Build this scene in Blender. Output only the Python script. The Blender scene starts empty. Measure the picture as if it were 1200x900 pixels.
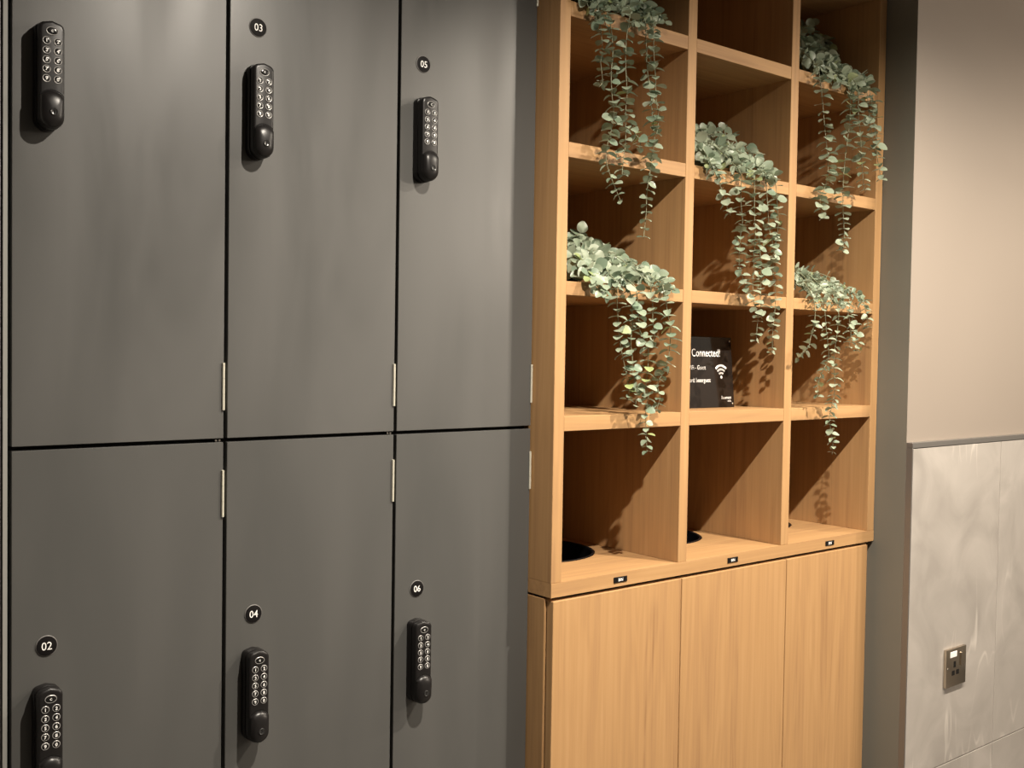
import bpy, bmesh, math, random
from mathutils import Vector, Matrix, Euler

R = math.radians
SC = bpy.context.scene
COL = SC.collection

# ------------------------------------------------------------------ camera
cam_data = bpy.data.cameras.new('camera')
cam = bpy.data.objects.new('camera', cam_data)
COL.objects.link(cam)
SC.camera = cam
cam_data.sensor_fit = 'HORIZONTAL'
cam_data.sensor_width = 36.0
cam_data.lens = 1230.57 * 36.0 / 1200.0
cam_data.clip_start = 0.02
yaw, pitch, roll = R(38.9746), R(1.7278), R(0.8865)
fw = Vector((math.sin(yaw) * math.cos(pitch), math.cos(yaw) * math.cos(pitch), -math.sin(pitch)))
rt = Vector((math.cos(yaw), -math.sin(yaw), 0))
up = rt.cross(fw)
r2 = rt * math.cos(roll) + up * math.sin(roll)
u2 = up * math.cos(roll) - rt * math.sin(roll)
m = Matrix((r2, u2, -fw)).transposed().to_4x4()
m.translation = Vector((-0.3539, -1.4919, 1.4))
cam.matrix_world = m

# ------------------------------------------------------------------ world and exposure
world = bpy.data.worlds.new('world')
SC.world = world
world.use_nodes = True
world.node_tree.nodes['Background'].inputs[0].default_value = (0.9, 0.85, 0.8, 1)
world.node_tree.nodes['Background'].inputs[1].default_value = 0.05
SC.view_settings.view_transform = 'Standard'
SC.view_settings.look = 'None'
SC.view_settings.gamma = 1.0
SC.view_settings.use_curve_mapping = False
SC.view_settings.exposure = 2.33

# ------------------------------------------------------------------ downlights (small cans under the ceiling) and two added fill spots
LIGHT_Y, LIGHT_Z, CEIL_Z = -0.96, 2.325, 2.42
LIGHTS = [  # x, y, watts, cone, blend, radius, colour
    (0.60, LIGHT_Y, 40, 163, 1.0, 0.014, (1.0, 0.90, 0.77)),
    (1.66, LIGHT_Y, 36, 163, 1.0, 0.014, (1.0, 0.89, 0.74)),
    (2.60, LIGHT_Y, 17, 179, 1.0, 0.014, (1.0, 0.89, 0.74)),
    (-0.40, -2.3, 2.5, 150, 1.0, 0.04, (1.0, 0.86, 0.72)),  # added fill spot behind the lockers' downlights, softens shade
    (1.10, -2.5, 1.5, 150, 1.0, 0.04, (1.0, 0.86, 0.72)),  # second added fill spot, very weak
]
for (x, y, w, cone, bl, rad, col) in LIGHTS:
    ld = bpy.data.lights.new('downlight_or_fill', 'SPOT')
    ld.energy = w
    ld.spot_size = R(cone)
    ld.spot_blend = bl
    ld.shadow_soft_size = rad
    ld.color = col
    lo = bpy.data.objects.new('downlight_or_fill', ld)
    lo.location = (x, y, LIGHT_Z)
    COL.objects.link(lo)
# added point fill right of the camera, lifts the upper right wall
pd = bpy.data.lights.new('fill_light', 'POINT')
pd.energy = 22
pd.shadow_soft_size = 0.10
pd.color = (1.0, 0.87, 0.72)
po = bpy.data.objects.new('fill_light', pd)
po.location = (3.3, -2.6, 2.1)
COL.objects.link(po)

# ------------------------------------------------------------------ materials
def new_mat(name):
    mt = bpy.data.materials.new(name)
    mt.use_nodes = True
    nt = mt.node_tree
    b = nt.nodes['Principled BSDF']
    return mt, nt, b

def N(nt, kind, **kw):
    n = nt.nodes.new(kind)
    for k, v in kw.items():
        setattr(n, k, v)
    return n

def plain(name, col, rough=0.5, metal=0.0, spec=0.5, coat=0.0):
    mt, nt, b = new_mat(name)
    b.inputs['Base Color'].default_value = (*col, 1)
    b.inputs['Roughness'].default_value = rough
    b.inputs['Metallic'].default_value = metal
    b.inputs['Specular IOR Level'].default_value = spec
    b.inputs['Coat Weight'].default_value = coat
    return mt

def ramp(nt, stops):
    r = N(nt, 'ShaderNodeValToRGB')
    e = r.color_ramp.elements
    while len(e) > 1:
        e.remove(e[-1])
    e[0].position = stops[0][0]
    e[0].color = (*stops[0][1], 1)
    for p, c in stops[1:]:
        k = e.new(p)
        k.color = (*c, 1)
    return r

def oak(name, axis, tint=1.0):
    """straight grained oak veneer, the grain runs along the given axis"""
    mt, nt, b = new_mat(name)
    tc = N(nt, 'ShaderNodeTexCoord')
    oi = N(nt, 'ShaderNodeObjectInfo')
    mul = N(nt, 'ShaderNodeVectorMath', operation='SCALE')
    comb = N(nt, 'ShaderNodeCombineXYZ')
    for i in range(3):
        nt.links.new(oi.outputs['Random'], comb.inputs[i])
    nt.links.new(comb.outputs[0], mul.inputs[0])
    mul.inputs['Scale'].default_value = 13.0
    add = N(nt, 'ShaderNodeVectorMath', operation='ADD')
    nt.links.new(tc.outputs['Object'], add.inputs[0])
    nt.links.new(mul.outputs[0], add.inputs[1])
    def stretched(s_across, s_along, detail, dist=0.0):
        mp = N(nt, 'ShaderNodeMapping')
        sc = [s_across] * 3
        sc[axis] = s_along
        mp.inputs['Scale'].default_value = sc
        nt.links.new(add.outputs[0], mp.inputs['Vector'])
        n = N(nt, 'ShaderNodeTexNoise')
        n.inputs['Scale'].default_value = 1.0
        n.inputs['Detail'].default_value = detail
        n.inputs['Roughness'].default_value = 0.6
        n.inputs['Distortion'].default_value = dist
        nt.links.new(mp.outputs[0], n.inputs['Vector'])
        return n
    broad = stretched(13, 0.9, 3, 0.6)
    line = stretched(110, 1.8, 5, 0.3)
    pore = stretched(420, 9, 2)
    # rings: contours of the broad noise give the cathedral figure
    mm = N(nt, 'ShaderNodeMath', operation='MULTIPLY')
    nt.links.new(broad.outputs['Fac'], mm.inputs[0])
    mm.inputs[1].default_value = 46.0
    sn = N(nt, 'ShaderNodeMath', operation='SINE')
    nt.links.new(mm.outputs[0], sn.inputs[0])
    ma = N(nt, 'ShaderNodeMath', operation='MULTIPLY_ADD')
    nt.links.new(sn.outputs[0], ma.inputs[0])
    ma.inputs[1].default_value = 0.085
    nt.links.new(line.outputs['Fac'], ma.inputs[2])
    mb = N(nt, 'ShaderNodeMath', operation='MULTIPLY_ADD')
    nt.links.new(broad.outputs['Fac'], mb.inputs[0])
    mb.inputs[1].default_value = 0.72
    nt.links.new(ma.outputs[0], mb.inputs[2])
    mc = N(nt, 'ShaderNodeMath', operation='MULTIPLY_ADD')
    nt.links.new(pore.outputs['Fac'], mc.inputs[0])
    mc.inputs[1].default_value = 0.16
    nt.links.new(mb.outputs[0], mc.inputs[2])
    t = tint * 0.745
    rp = ramp(nt, [(0.62, (0.41 * t, 0.225 * t, 0.102 * t)), (0.86, (0.53 * t, 0.306 * t, 0.142 * t)),
                   (1.0, (0.575 * t, 0.335 * t, 0.150 * t)), (1.22, (0.63 * t, 0.376 * t, 0.176 * t))])
    # ramp positions must stay in 0..1
    nrm = N(nt, 'ShaderNodeMapRange')
    nrm.inputs['From Min'].default_value = 0.55
    nrm.inputs['From Max'].default_value = 1.28
    nt.links.new(mc.outputs[0], nrm.inputs['Value'])
    e = rp.color_ramp.elements
    for k, p in zip(e, (0.0, 0.36, 0.6, 1.0)):
        k.position = p
    nt.links.new(nrm.outputs[0], rp.inputs[0])
    nt.links.new(rp.outputs[0], b.inputs['Base Color'])
    b.inputs['Roughness'].default_value = 0.5
    b.inputs['Specular IOR Level'].default_value = 0.2
    bp = N(nt, 'ShaderNodeBump')
    bp.inputs['Strength'].default_value = 0.05
    bp.inputs['Distance'].default_value = 0.001
    nt.links.new(pore.outputs['Fac'], bp.inputs['Height'])
    nt.links.new(bp.outputs[0], b.inputs['Normal'])
    return mt

def noisy(name, c1, c2, scale, rough=(0.4, 0.5), detail=4, stretch=(1, 1, 1), spec=0.5, bump=0.0):
    mt, nt, b = new_mat(name)
    tc = N(nt, 'ShaderNodeTexCoord')
    mp = N(nt, 'ShaderNodeMapping')
    mp.inputs['Scale'].default_value = stretch
    n = N(nt, 'ShaderNodeTexNoise')
    n.inputs['Scale'].default_value = scale
    n.inputs['Detail'].default_value = detail
    n.inputs['Distortion'].default_value = 0.8
    nt.links.new(tc.outputs['Object'], mp.inputs[0])
    nt.links.new(mp.outputs[0], n.inputs['Vector'])
    rp = ramp(nt, [(0.35, c1), (0.65, c2)])
    nt.links.new(n.outputs['Fac'], rp.inputs[0])
    nt.links.new(rp.outputs[0], b.inputs['Base Color'])
    mr = N(nt, 'ShaderNodeMapRange')
    mr.inputs['From Min'].default_value = 0.35
    mr.inputs['From Max'].default_value = 0.65
    mr.inputs['To Min'].default_value = rough[0]
    mr.inputs['To Max'].default_value = rough[1]
    nt.links.new(n.outputs['Fac'], mr.inputs['Value'])
    nt.links.new(mr.outputs[0], b.inputs['Roughness'])
    b.inputs['Specular IOR Level'].default_value = spec
    if bump:
        n2 = N(nt, 'ShaderNodeTexNoise')
        n2.inputs['Scale'].default_value = 900
        nt.links.new(tc.outputs['Object'], n2.inputs['Vector'])
        bp = N(nt, 'ShaderNodeBump')
        bp.inputs['Strength'].default_value = bump
        bp.inputs['Distance'].default_value = 0.0005
        nt.links.new(n2.outputs['Fac'], bp.inputs['Height'])
        nt.links.new(bp.outputs[0], b.inputs['Normal'])
    return mt

def marble(name):
    mt, nt, b = new_mat(name)
    tc = N(nt, 'ShaderNodeTexCoord')
    oi = N(nt, 'ShaderNodeObjectInfo')
    off = N(nt, 'ShaderNodeVectorMath', operation='ADD')
    sc = N(nt, 'ShaderNodeMath', operation='MULTIPLY')
    sc.inputs[1].default_value = 17.0
    nt.links.new(oi.outputs['Random'], sc.inputs[0])
    cb = N(nt, 'ShaderNodeCombineXYZ')
    nt.links.new(sc.outputs[0], cb.inputs[0])
    nt.links.new(sc.outputs[0], cb.inputs[2])
    nt.links.new(tc.outputs['Object'], off.inputs[0])
    nt.links.new(cb.outputs[0], off.inputs[1])
    cloud = N(nt, 'ShaderNodeTexNoise')
    cloud.inputs['Scale'].default_value = 6.0
    cloud.inputs['Detail'].default_value = 7
    cloud.inputs['Distortion'].default_value = 1.2
    nt.links.new(off.outputs[0], cloud.inputs['Vector'])
    base = ramp(nt, [(0.32, (0.325, 0.298, 0.272)), (0.68, (0.425, 0.392, 0.360))])
    nt.links.new(cloud.outputs['Fac'], base.inputs[0])
    def vein(scale, width, dist, rot):
        n = N(nt, 'ShaderNodeTexNoise')
        n.inputs['Scale'].default_value = scale
        n.inputs['Detail'].default_value = 3
        n.inputs['Roughness'].default_value = 0.45
        n.inputs['Distortion'].default_value = dist
        mpv = N(nt, 'ShaderNodeMapping')
        mpv.inputs['Rotation'].default_value = (0, R(rot), 0)
        mpv.inputs['Scale'].default_value = (1.9, 1.0, 0.42)
        nt.links.new(off.outputs[0], mpv.inputs[0])
        nt.links.new(mpv.outputs[0], n.inputs['Vector'])
        s = N(nt, 'ShaderNodeMath', operation='SUBTRACT')
        s.inputs[1].default_value = 0.5
        a = N(nt, 'ShaderNodeMath', operation='ABSOLUTE')
        nt.links.new(n.outputs['Fac'], s.inputs[0])
        nt.links.new(s.outputs[0], a.inputs[0])
        mr = N(nt, 'ShaderNodeMapRange')
        mr.inputs['From Min'].default_value = 0.0
        mr.inputs['From Max'].default_value = width
        mr.inputs['To Min'].default_value = 1.0
        mr.inputs['To Max'].default_value = 0.0
        nt.links.new(a.outputs[0], mr.inputs['Value'])
        return mr
    v0 = vein(2.6, 0.0075, 0.12, 24)
    v2 = vein(2.1, 0.0050, 0.12, -62)
    v1 = N(nt, 'ShaderNodeMath', operation='MAXIMUM')
    nt.links.new(v0.outputs[0], v1.inputs[0])
    nt.links.new(v2.outputs[0], v1.inputs[1])
    mask = N(nt, 'ShaderNodeTexNoise')
    mask.inputs['Scale'].default_value = 4.5
    nt.links.new(off.outputs[0], mask.inputs['Vector'])
    mk = N(nt, 'ShaderNodeMapRange')
    mk.inputs['From Min'].default_value = 0.53
    mk.inputs['From Max'].default_value = 0.68
    nt.links.new(mask.outputs['Fac'], mk.inputs['Value'])
    vm = N(nt, 'ShaderNodeMath', operation='MULTIPLY')
    nt.links.new(v1.outputs[0], vm.inputs[0])
    nt.links.new(mk.outputs[0], vm.inputs[1])
    mix = N(nt, 'ShaderNodeMix', data_type='RGBA')
    nt.links.new(vm.outputs[0], mix.inputs['Factor'])
    nt.links.new(base.outputs[0], mix.inputs[6])
    mix.inputs[7].default_value = (0.56, 0.52, 0.475, 1)
    nt.links.new(mix.outputs[2], b.inputs['Base Color'])
    b.inputs['Roughness'].default_value = 0.32
    return mt

def leaf_mat(name, c1, c2):
    mt, nt, b = new_mat(name)
    oi = N(nt, 'ShaderNodeObjectInfo')
    rp = ramp(nt, [(0.0, c1), (1.0, c2)])
    nt.links.new(oi.outputs['Random'], rp.inputs[0])
    nt.links.new(rp.outputs[0], b.inputs['Base Color'])
    b.inputs['Roughness'].default_value = 0.38
    b.inputs['Specular IOR Level'].default_value = 0.55
    tr = N(nt, 'ShaderNodeBsdfTranslucent')
    nt.links.new(rp.outputs[0], tr.inputs['Color'])
    mx = N(nt, 'ShaderNodeMixShader')
    mx.inputs[0].default_value = 0.18
    out = nt.nodes['Material Output']
    nt.links.new(b.outputs[0], mx.inputs[1])
    nt.links.new(tr.outputs[0], mx.inputs[2])
    nt.links.new(mx.outputs[0], out.inputs['Surface'])
    return mt

OAK_X = oak('oak_grain_x', 0)
OAK_Y = oak('oak_grain_y', 1)
OAK_Z = oak('oak_grain_z', 2)
M_LOCKER = noisy('locker_laminate', (0.076, 0.076, 0.073), (0.088, 0.087, 0.083), 3.0, (0.28, 0.45), 4, (1.6, 1, 0.45), 0.5, 0.12)
M_DARK = plain('recess_black', (0.012, 0.011, 0.010), 0.7)
M_STRIP = plain('grey_edge_strip', (0.252, 0.252, 0.238), 0.45)
M_WHITE = noisy('white_wall_paint', (0.518, 0.497, 0.469), (0.546, 0.525, 0.497), 2.0, (0.6, 0.7))
M_BEIGE = noisy('beige_wall_paint', (0.280, 0.238, 0.202), (0.304, 0.259, 0.220), 1.2, (0.55, 0.65), 3, (1, 1, 1), 0.3, 0.1)
M_CEIL = plain('ceiling_dark', (0.25, 0.24, 0.23), 0.8)
M_FLOOR = noisy('floor_grey', (0.085, 0.078, 0.07), (0.11, 0.10, 0.09), 5.0, (0.35, 0.5))
M_OPP = plain('opposite_wall_paint', (0.20, 0.19, 0.175), 0.7)
M_RETURN = noisy('grey_wall_paint', (0.164, 0.155, 0.130), (0.178, 0.168, 0.140), 2.0, (0.55, 0.65), 3, (1, 1, 1), 0.3)
M_BACK = plain('dark_back_board', (0.06, 0.04, 0.025), 0.7)  # unseen board, colour darkened to deepen the shade inside the cubbies
M_MARBLE = marble('marble_tile')
M_GROUT = plain('grout', (0.175, 0.164, 0.147), 0.8)
M_TRIM = plain('brushed_trim', (0.231, 0.217, 0.203), 0.4, 0.6)
M_HINGE = plain('hinge_steel', (0.62, 0.60, 0.50), 0.4, 0.3)
M_LOCK = plain('lock_black', (0.009, 0.008, 0.008), 0.30, 0.0, 0.3)
M_LOCKFACE = plain('lock_face', (0.011, 0.010, 0.010), 0.32, 0.0, 0.32)
M_CYL = plain('key_cylinder_grey', (0.05, 0.05, 0.05), 0.25, 0.5)
M_CHROME = plain('chrome', (0.72, 0.70, 0.68), 0.16, 1.0)
M_RING = plain('button_ring', (0.40, 0.39, 0.38), 0.35, 0.3)
M_KEY = plain('button_black', (0.008, 0.008, 0.008), 0.18)
M_PRINT = plain('white_print', (0.88, 0.87, 0.85), 0.5)
M_BADGE = plain('badge_black', (0.008, 0.007, 0.007), 0.55, 0.0, 0.1)
M_RIM = plain('badge_rim', (0.168, 0.161, 0.154), 0.5)
M_ACRYL = plain('black_acrylic', (0.016, 0.012, 0.010), 0.06, 0.0, 0.35)
M_BIN = plain('bin_black', (0.006, 0.006, 0.008), 0.35)
M_NICKEL = plain('brushed_nickel', (0.62, 0.54, 0.44), 0.22, 1.0)
M_SOIL = plain('dark_moss', (0.03, 0.028, 0.018), 0.9)
M_STEM = plain('stem_green', (0.231, 0.245, 0.154), 0.5)
M_LEAF = leaf_mat('leaf_sage', (0.290, 0.353, 0.255), (0.415, 0.464, 0.348))
M_LEAFD = leaf_mat('leaf_deep', (0.193, 0.261, 0.184), (0.280, 0.338, 0.241))
M_LEAFY = leaf_mat('leaf_fresh', (0.319, 0.386, 0.164), (0.386, 0.435, 0.251))

# ------------------------------------------------------------------ mesh helpers
def add_box(bm, x0, x1, y0, y1, z0, z1, mi=0):
    vs = [bm.verts.new(p) for p in ((x0, y0, z0), (x1, y0, z0), (x1, y1, z0), (x0, y1, z0),
                                    (x0, y0, z1), (x1, y0, z1), (x1, y1, z1), (x0, y1, z1))]
    for f in ((0, 3, 2, 1), (4, 5, 6, 7), (0, 1, 5, 4), (1, 2, 6, 5), (2, 3, 7, 6), (3, 0, 4, 7)):
        fc = bm.faces.new([vs[i] for i in f])
        fc.material_index = mi

def box(x0, x1, y0, y1, z0, z1, bev=0.0, seg=2):
    bm = bmesh.new()
    add_box(bm, x0, x1, y0, y1, z0, z1)
    if bev:
        bmesh.ops.bevel(bm, geom=bm.edges[:], offset=bev, segments=seg, profile=0.5, affect='EDGES')
    return bm

def loft(bm, layers, cap0=True, cap1=True, mi=0):
    rings = [[bm.verts.new(p) for p in L] for L in layers]
    n = len(rings[0])
    for a, b_ in zip(rings, rings[1:]):
        for i in range(n):
            f = bm.faces.new((a[i], a[(i + 1) % n], b_[(i + 1) % n], b_[i]))
            f.material_index = mi
            f.smooth = True
    if cap0:
        bm.faces.new(rings[0][::-1]).material_index = mi
    if cap1:
        bm.faces.new(rings[-1]).material_index = mi
    return rings

def circ(cx, y, cz, r, n=24, rz=None):
    """circle in the plane facing -Y"""
    rz = r if rz is None else rz
    return [(cx + r * math.cos(2 * math.pi * i / n), y, cz + rz * math.sin(2 * math.pi * i / n)) for i in range(n)]

def circ_flat(cx, cy, z, r, n=40):
    return [(cx + r * math.cos(2 * math.pi * i / n), cy + r * math.sin(2 * math.pi * i / n), z) for i in range(n)]

def world_loc(o):
    v = Vector((0, 0, 0))
    while o:
        v += Vector(o.location)
        o = o.parent
    return v

def obj(name, bm, mats, parent=None, sharp=35, recalc=True):
    if recalc:
        bmesh.ops.recalc_face_normals(bm, faces=bm.faces)
    if parent is not None:
        bmesh.ops.translate(bm, verts=bm.verts, vec=-world_loc(parent))
    me = bpy.data.meshes.new(name)
    bm.to_mesh(me)
    bm.free()
    for mt in (mats if isinstance(mats, (list, tuple)) else [mats]):
        me.materials.append(mt)
    if sharp:
        me.polygons.foreach_set('use_smooth', [True] * len(me.polygons))
        me.set_sharp_from_angle(angle=R(sharp))
    o = bpy.data.objects.new(name, me)
    COL.objects.link(o)
    if parent is not None:
        o.parent = parent
    return o

def thing(name, label, cat, loc=(0, 0, 0), group=None):
    o = bpy.data.objects.new(name, None)
    o.empty_display_size = 0.05
    COL.objects.link(o)
    o.location = loc
    o['label'] = label
    o['category'] = cat
    if group:
        o['group'] = group
    return o

def struct(name, bm, mt, parent=None, label=None, sharp=35):
    o = obj(name, bm, mt, parent, sharp)
    if parent is None:
        o['kind'] = 'structure'
    if label:
        o['label'] = label
    return o

_text_cache = {}
def add_text(bm, s, size, cx, y, cz, mi=0, align='CENTER', bold=0.0, squeeze=1.0, tilt=0.0):
    """flat lettering facing -Y, its centre at (cx, cz)"""
    key = (s, bold)
    if key not in _text_cache:
        cu = bpy.data.curves.new('t', 'FONT')
        cu.body = s
        cu.size = 1.0
        cu.offset = bold
        cu.resolution_u = 3
        cu.align_x = 'LEFT'
        o = bpy.data.objects.new('t', cu)
        COL.objects.link(o)
        dg = bpy.context.evaluated_depsgraph_get()
        me = bpy.data.meshes.new_from_object(o.evaluated_get(dg))
        vs = [v.co.copy() for v in me.vertices]
        fs = [list(p.vertices) for p in me.polygons]
        _text_cache[key] = (vs, fs)
        bpy.data.objects.remove(o)
        bpy.data.curves.remove(cu)
        bpy.data.meshes.remove(me)
    vs, fs = _text_cache[key]
    x0, x1 = min(v.x for v in vs), max(v.x for v in vs)
    z0, z1 = min(v.y for v in vs), max(v.y for v in vs)
    ox = {'CENTER': (x0 + x1) / 2, 'LEFT': x0, 'RIGHT': x1}[align]
    oz = 0.35 if align != 'CENTER' or len(s) > 2 else (z0 + z1) / 2
    nv = [bm.verts.new((cx + (v.x - ox) * size * squeeze, y + tilt * (cz + (v.y - oz) * size), cz + (v.y - oz) * size)) for v in vs]
    for f in fs:
        fc = bm.faces.new([nv[i] for i in f])
        fc.material_index = mi

# ------------------------------------------------------------------ the room
struct('floor', box(-2.5, 4.2, -3.4, 0.9, -0.05, 0.0), M_FLOOR)
struct('ceiling', box(-2.5, 4.2, -3.4, 0.9, CEIL_Z, CEIL_Z + 0.05), M_CEIL)
struct('wall_front', box(-2.5, 4.2, -3.45, -3.4, 0, CEIL_Z), M_OPP)
struct('wall_left', box(-2.55, -2.5, -3.4, 0.9, 0, CEIL_Z), M_WHITE)
struct('wall_far_right', box(4.2, 4.25, -3.4, 0.9, 0, CEIL_Z), M_OPP)
struct('wall_back', box(-2.5, 1.946, 0.52, 0.6, 0, CEIL_Z), M_WHITE)
struct('wall_beside_lockers', box(-2.5, -0.0098, 0.0, 0.5, 0, CEIL_Z), M_WHITE)
WY = -0.145
wall_right = struct('wall_right', box(1.946, 4.2, WY, 0.6, 0, CEIL_Z), [M_BEIGE, M_RETURN])
for pf in wall_right.data.polygons:          # the short return towards the shelves is painted grey
    if pf.normal.x < -0.5:
        pf.material_index = 1

# marble tiles, laid on the lower part of the right wall, each its own slab
TY = -0.160
struct('grout_bed', box(1.9475, 4.2, WY - 0.0115, WY, 0.0, 1.187), M_GROUT, wall_right)
TX = [1.950, 2.382, 2.982, 3.582, 4.182]
TZ = [0.0, 0.3865, 1.1865]
for i in range(4):
    for j in range(2):
        g = 0.0012
        t = obj('tile', box(TX[i] + g, TX[i + 1] - g, TY, WY - 0.008, TZ[j] + g, TZ[j + 1] - g, 0.0008, 1), M_MARBLE, wall_right)
bm = box(1.9462, 4.2, TY - 0.0012, WY, 1.1872, 1.1998, 0.0006, 1)
struct('trim_1', bm, M_TRIM, None, 'grey metal trim capping the marble tiles')
bm = box(1.9462, 1.9502, TY - 0.0010, WY, 0.0, 1.1870, 0.0005, 1)
struct('trim_2', bm, M_TRIM, None, 'grey metal edge trim at the left side of the marble tiles')

# end strip at the left of the lockers, plinth and infills
struct('trim_3', box(-0.0077, -0.0022, -0.004, 0.45, 0.0, CEIL_Z - 0.002), M_STRIP, None, 'light grey edge strip left of the lockers')
struct('trim_4', box(0.002, 0.898, 0.03, 0.50, 0.0, 0.3755), M_DARK)
struct('trim_5', box(0.002, 0.898, 0.0, 0.50, 2.152, CEIL_Z - 0.001), M_LOCKER)
struct('trim_6', box(0.899, 1.9441, -0.06, 0.43, 2.2885, CEIL_Z - 0.001), M_WHITE)

# ------------------------------------------------------------------ lockers
def lock_outline(cx, z0, z1, hw, inset, y):
    """arched top, half round bottom"""
    w = hw - inset
    zt, zb = z1 - inset, z0 + inset
    pts = []
    rc = 0.0085
    nb = 14
    for i in range(nb + 1):                        # bottom half circle, right to left
        a = -math.pi * i / nb
        pts.append((cx + w * math.cos(a), y, zb + w + w * math.sin(a)))
    rr = max(rc - inset * 0.5, 0.002)
    for i in range(6):                             # top left corner
        a = math.pi - (math.pi / 2) * 0.82 * i / 5
        pts.append((cx - w + rr + rr * math.cos(a), y, zt - rr - 0.0022 + rr * math.sin(a)))
    pts.append((cx, y, zt))
    for i in range(6):
        a = (math.pi / 2) * 0.82 * (5 - i) / 5
        pts.append((cx + w - rr + rr * math.cos(a), y, zt - rr - 0.0022 + rr * math.sin(a)))
    return pts

DIGITS = ['1', '2', '3', '4', '5', '6', '7', '8', '9', '0']
def make_lock(parent, cx, z0):
    z1 = z0 + 0.1425
    hw = 0.0168
    bm = bmesh.new()
    loft(bm, [lock_outline(cx, z0, z1, hw, i, y) for (y, i) in
              ((-0.0034, 0.0), (-0.0150, 0.0), (-0.0162, 0.0004), (-0.0168, 0.0016), (-0.0176, 0.0016), (-0.0184, 0.0004))], True, True)
    lk = obj('keypad_lock', bm, M_LOCK, parent)
    bm = bmesh.new()
    loft(bm, [lock_outline(cx + 0.0004, z0 + 0.0008, z1 - 0.0008, hw - 0.0006, i, y) for (y, i) in
              ((-0.0184, 0.0), (-0.0270, 0.0), (-0.0292, 0.0006), (-0.0303, 0.0020), (-0.0306, 0.0038))], True, True)
    obj('face_plate', bm, M_LOCKFACE, lk)
    yf = -0.0306
    # domed turning knob
    kw = hw - 0.0016
    zc = z0 + 0.0018 + kw
    ztop = z0 + 0.0500
    def knob_ring(s, y):
        pts = []
        zc0 = (z0 + ztop) / 2 - 0.001
        for i in range(15):
            a = -math.pi * i / 14
            pts.append((kw * math.cos(a), zc + kw * math.sin(a)))
        for i in range(9):
            t = i / 8
            pts.append((-kw + 2 * kw * t, ztop - 0.0070 + 0.0075 * math.sin(math.pi * t) ** 0.7 if 0 < t < 1 else ztop - 0.0070))
        return [(cx + 0.0004 + s * px, y, zc0 + s * (pz - zc0)) for px, pz in pts]
    bm = bmesh.new()
    loft(bm, [knob_ring(s, y) for (s, y) in ((1.0, -0.0270), (1.0, -0.0308), (0.975, -0.0328), (0.92, -0.0347), (0.82, -0.0366),
                                             (0.68, -0.0381), (0.5, -0.0391), (0.3, -0.0397), (0.12, -0.0399))], True, True)
    obj('knob', bm, M_LOCKFACE, lk)
    bm = bmesh.new()
    kx, kz = cx + 0.0004, z0 + 0.0215
    loft(bm, [circ(kx, y, kz, r, 20) for (y, r) in ((-0.0385, 0.0050), (-0.0404, 0.0050), (-0.0408, 0.0044), (-0.0404, 0.0038))], True, True)
    add_box(bm, kx - 0.0006, kx + 0.0006, -0.0408, -0.0402, kz - 0.0024, kz + 0.0024, 1)
    obj('key_cylinder', bm, [M_CYL, M_KEY], lk)
    # arc shaped seam above the knob
    bm = bmesh.new()
    outer, inner = [], []
    for i in range(13):
        t = i / 12
        z = ztop - 0.0070 + 0.0075 * math.sin(math.pi * t) ** 0.7 if 0 < t < 1 else ztop - 0.0070
        x = cx + 0.0004 - kw * 0.98 + 2 * kw * 0.98 * t
        outer.append((x, z + 0.0016))
        inner.append((x, z + 0.0004))
    vo = [bm.verts.new((x, yf - 0.0002, z)) for x, z in outer]
    vi = [bm.verts.new((x, yf - 0.0002, z)) for x, z in inner]
    for i in range(12):
        bm.faces.new((vi[i], vi[i + 1], vo[i + 1], vo[i]))
    obj('seam', bm, M_KEY, lk, 0)
    # buttons
    def button(bx, bz, rx, rz, txt, tsize):
        bm = bmesh.new()
        n = 22
        loft(bm, [circ(bx, yf + 0.0003, bz, rx, n, rz), circ(bx, yf - 0.0007, bz, rx, n, rz),
                  circ(bx, yf - 0.0010, bz, rx - 0.0004, n, rz - 0.0004), circ(bx, yf - 0.0009, bz, rx - 0.0008, n, rz - 0.0008)], True, False, 0)
        loft(bm, [circ(bx, yf - 0.0004, bz, rx - 0.0008, n, rz - 0.0008), circ(bx, yf - 0.0009, bz, rx - 0.0008, n, rz - 0.0008),
                  circ(bx, yf - 0.0011, bz, rx - 0.0011, n, rz - 0.0011), circ(bx, yf - 0.0012, bz, (rx - 0.001) * 0.45, n, (rz - 0.001) * 0.45)], True, True, 1)
        add_text(bm, txt, tsize, bx, yf - 0.0014, bz, 2, bold=0.03)
        obj('button', bm, [M_RING, M_KEY, M_PRINT], lk, 40, False)
    H = z1 - z0
    button(cx + 0.0004, z1 - 0.104 * H, 0.0078, 0.0054, 'C', 0.0040)
    rows = (0.197, 0.284, 0.370, 0.455, 0.541)
    for i, fr in enumerate(rows):
        button(cx - 0.0066, z1 - fr * H, 0.0052, 0.0050, DIGITS[2 * i], 0.0062)
        button(cx + 0.0074, z1 - fr * H, 0.0052, 0.0050, DIGITS[2 * i + 1], 0.0062)
    return lk

def make_badge(parent, cx, cz, txt):
    bm = bmesh.new()
    loft(bm, [circ(cx, y, cz, r, 40) for (y, r) in ((-0.0034, 0.0142), (-0.0044, 0.0142), (-0.0047, 0.0138), (-0.0048, 0.0134))], True, True)
    for f in bm.faces:
        f.material_index = 0
    rings = loft(bm, [circ(cx, y, cz, r, 40) for (y, r) in ((-0.0046, 0.0133), (-0.0052, 0.0133), (-0.0053, 0.0130))], True, True, 1)
    bd = obj('number_badge', bm, [M_RIM, M_BADGE], parent)
    bm = bmesh.new()
    add_text(bm, txt, 0.0155, cx, -0.0056, cz, 0, bold=0.004, squeeze=0.92)
    obj('numeral', bm, M_PRINT, bd, 0, False)

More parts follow.
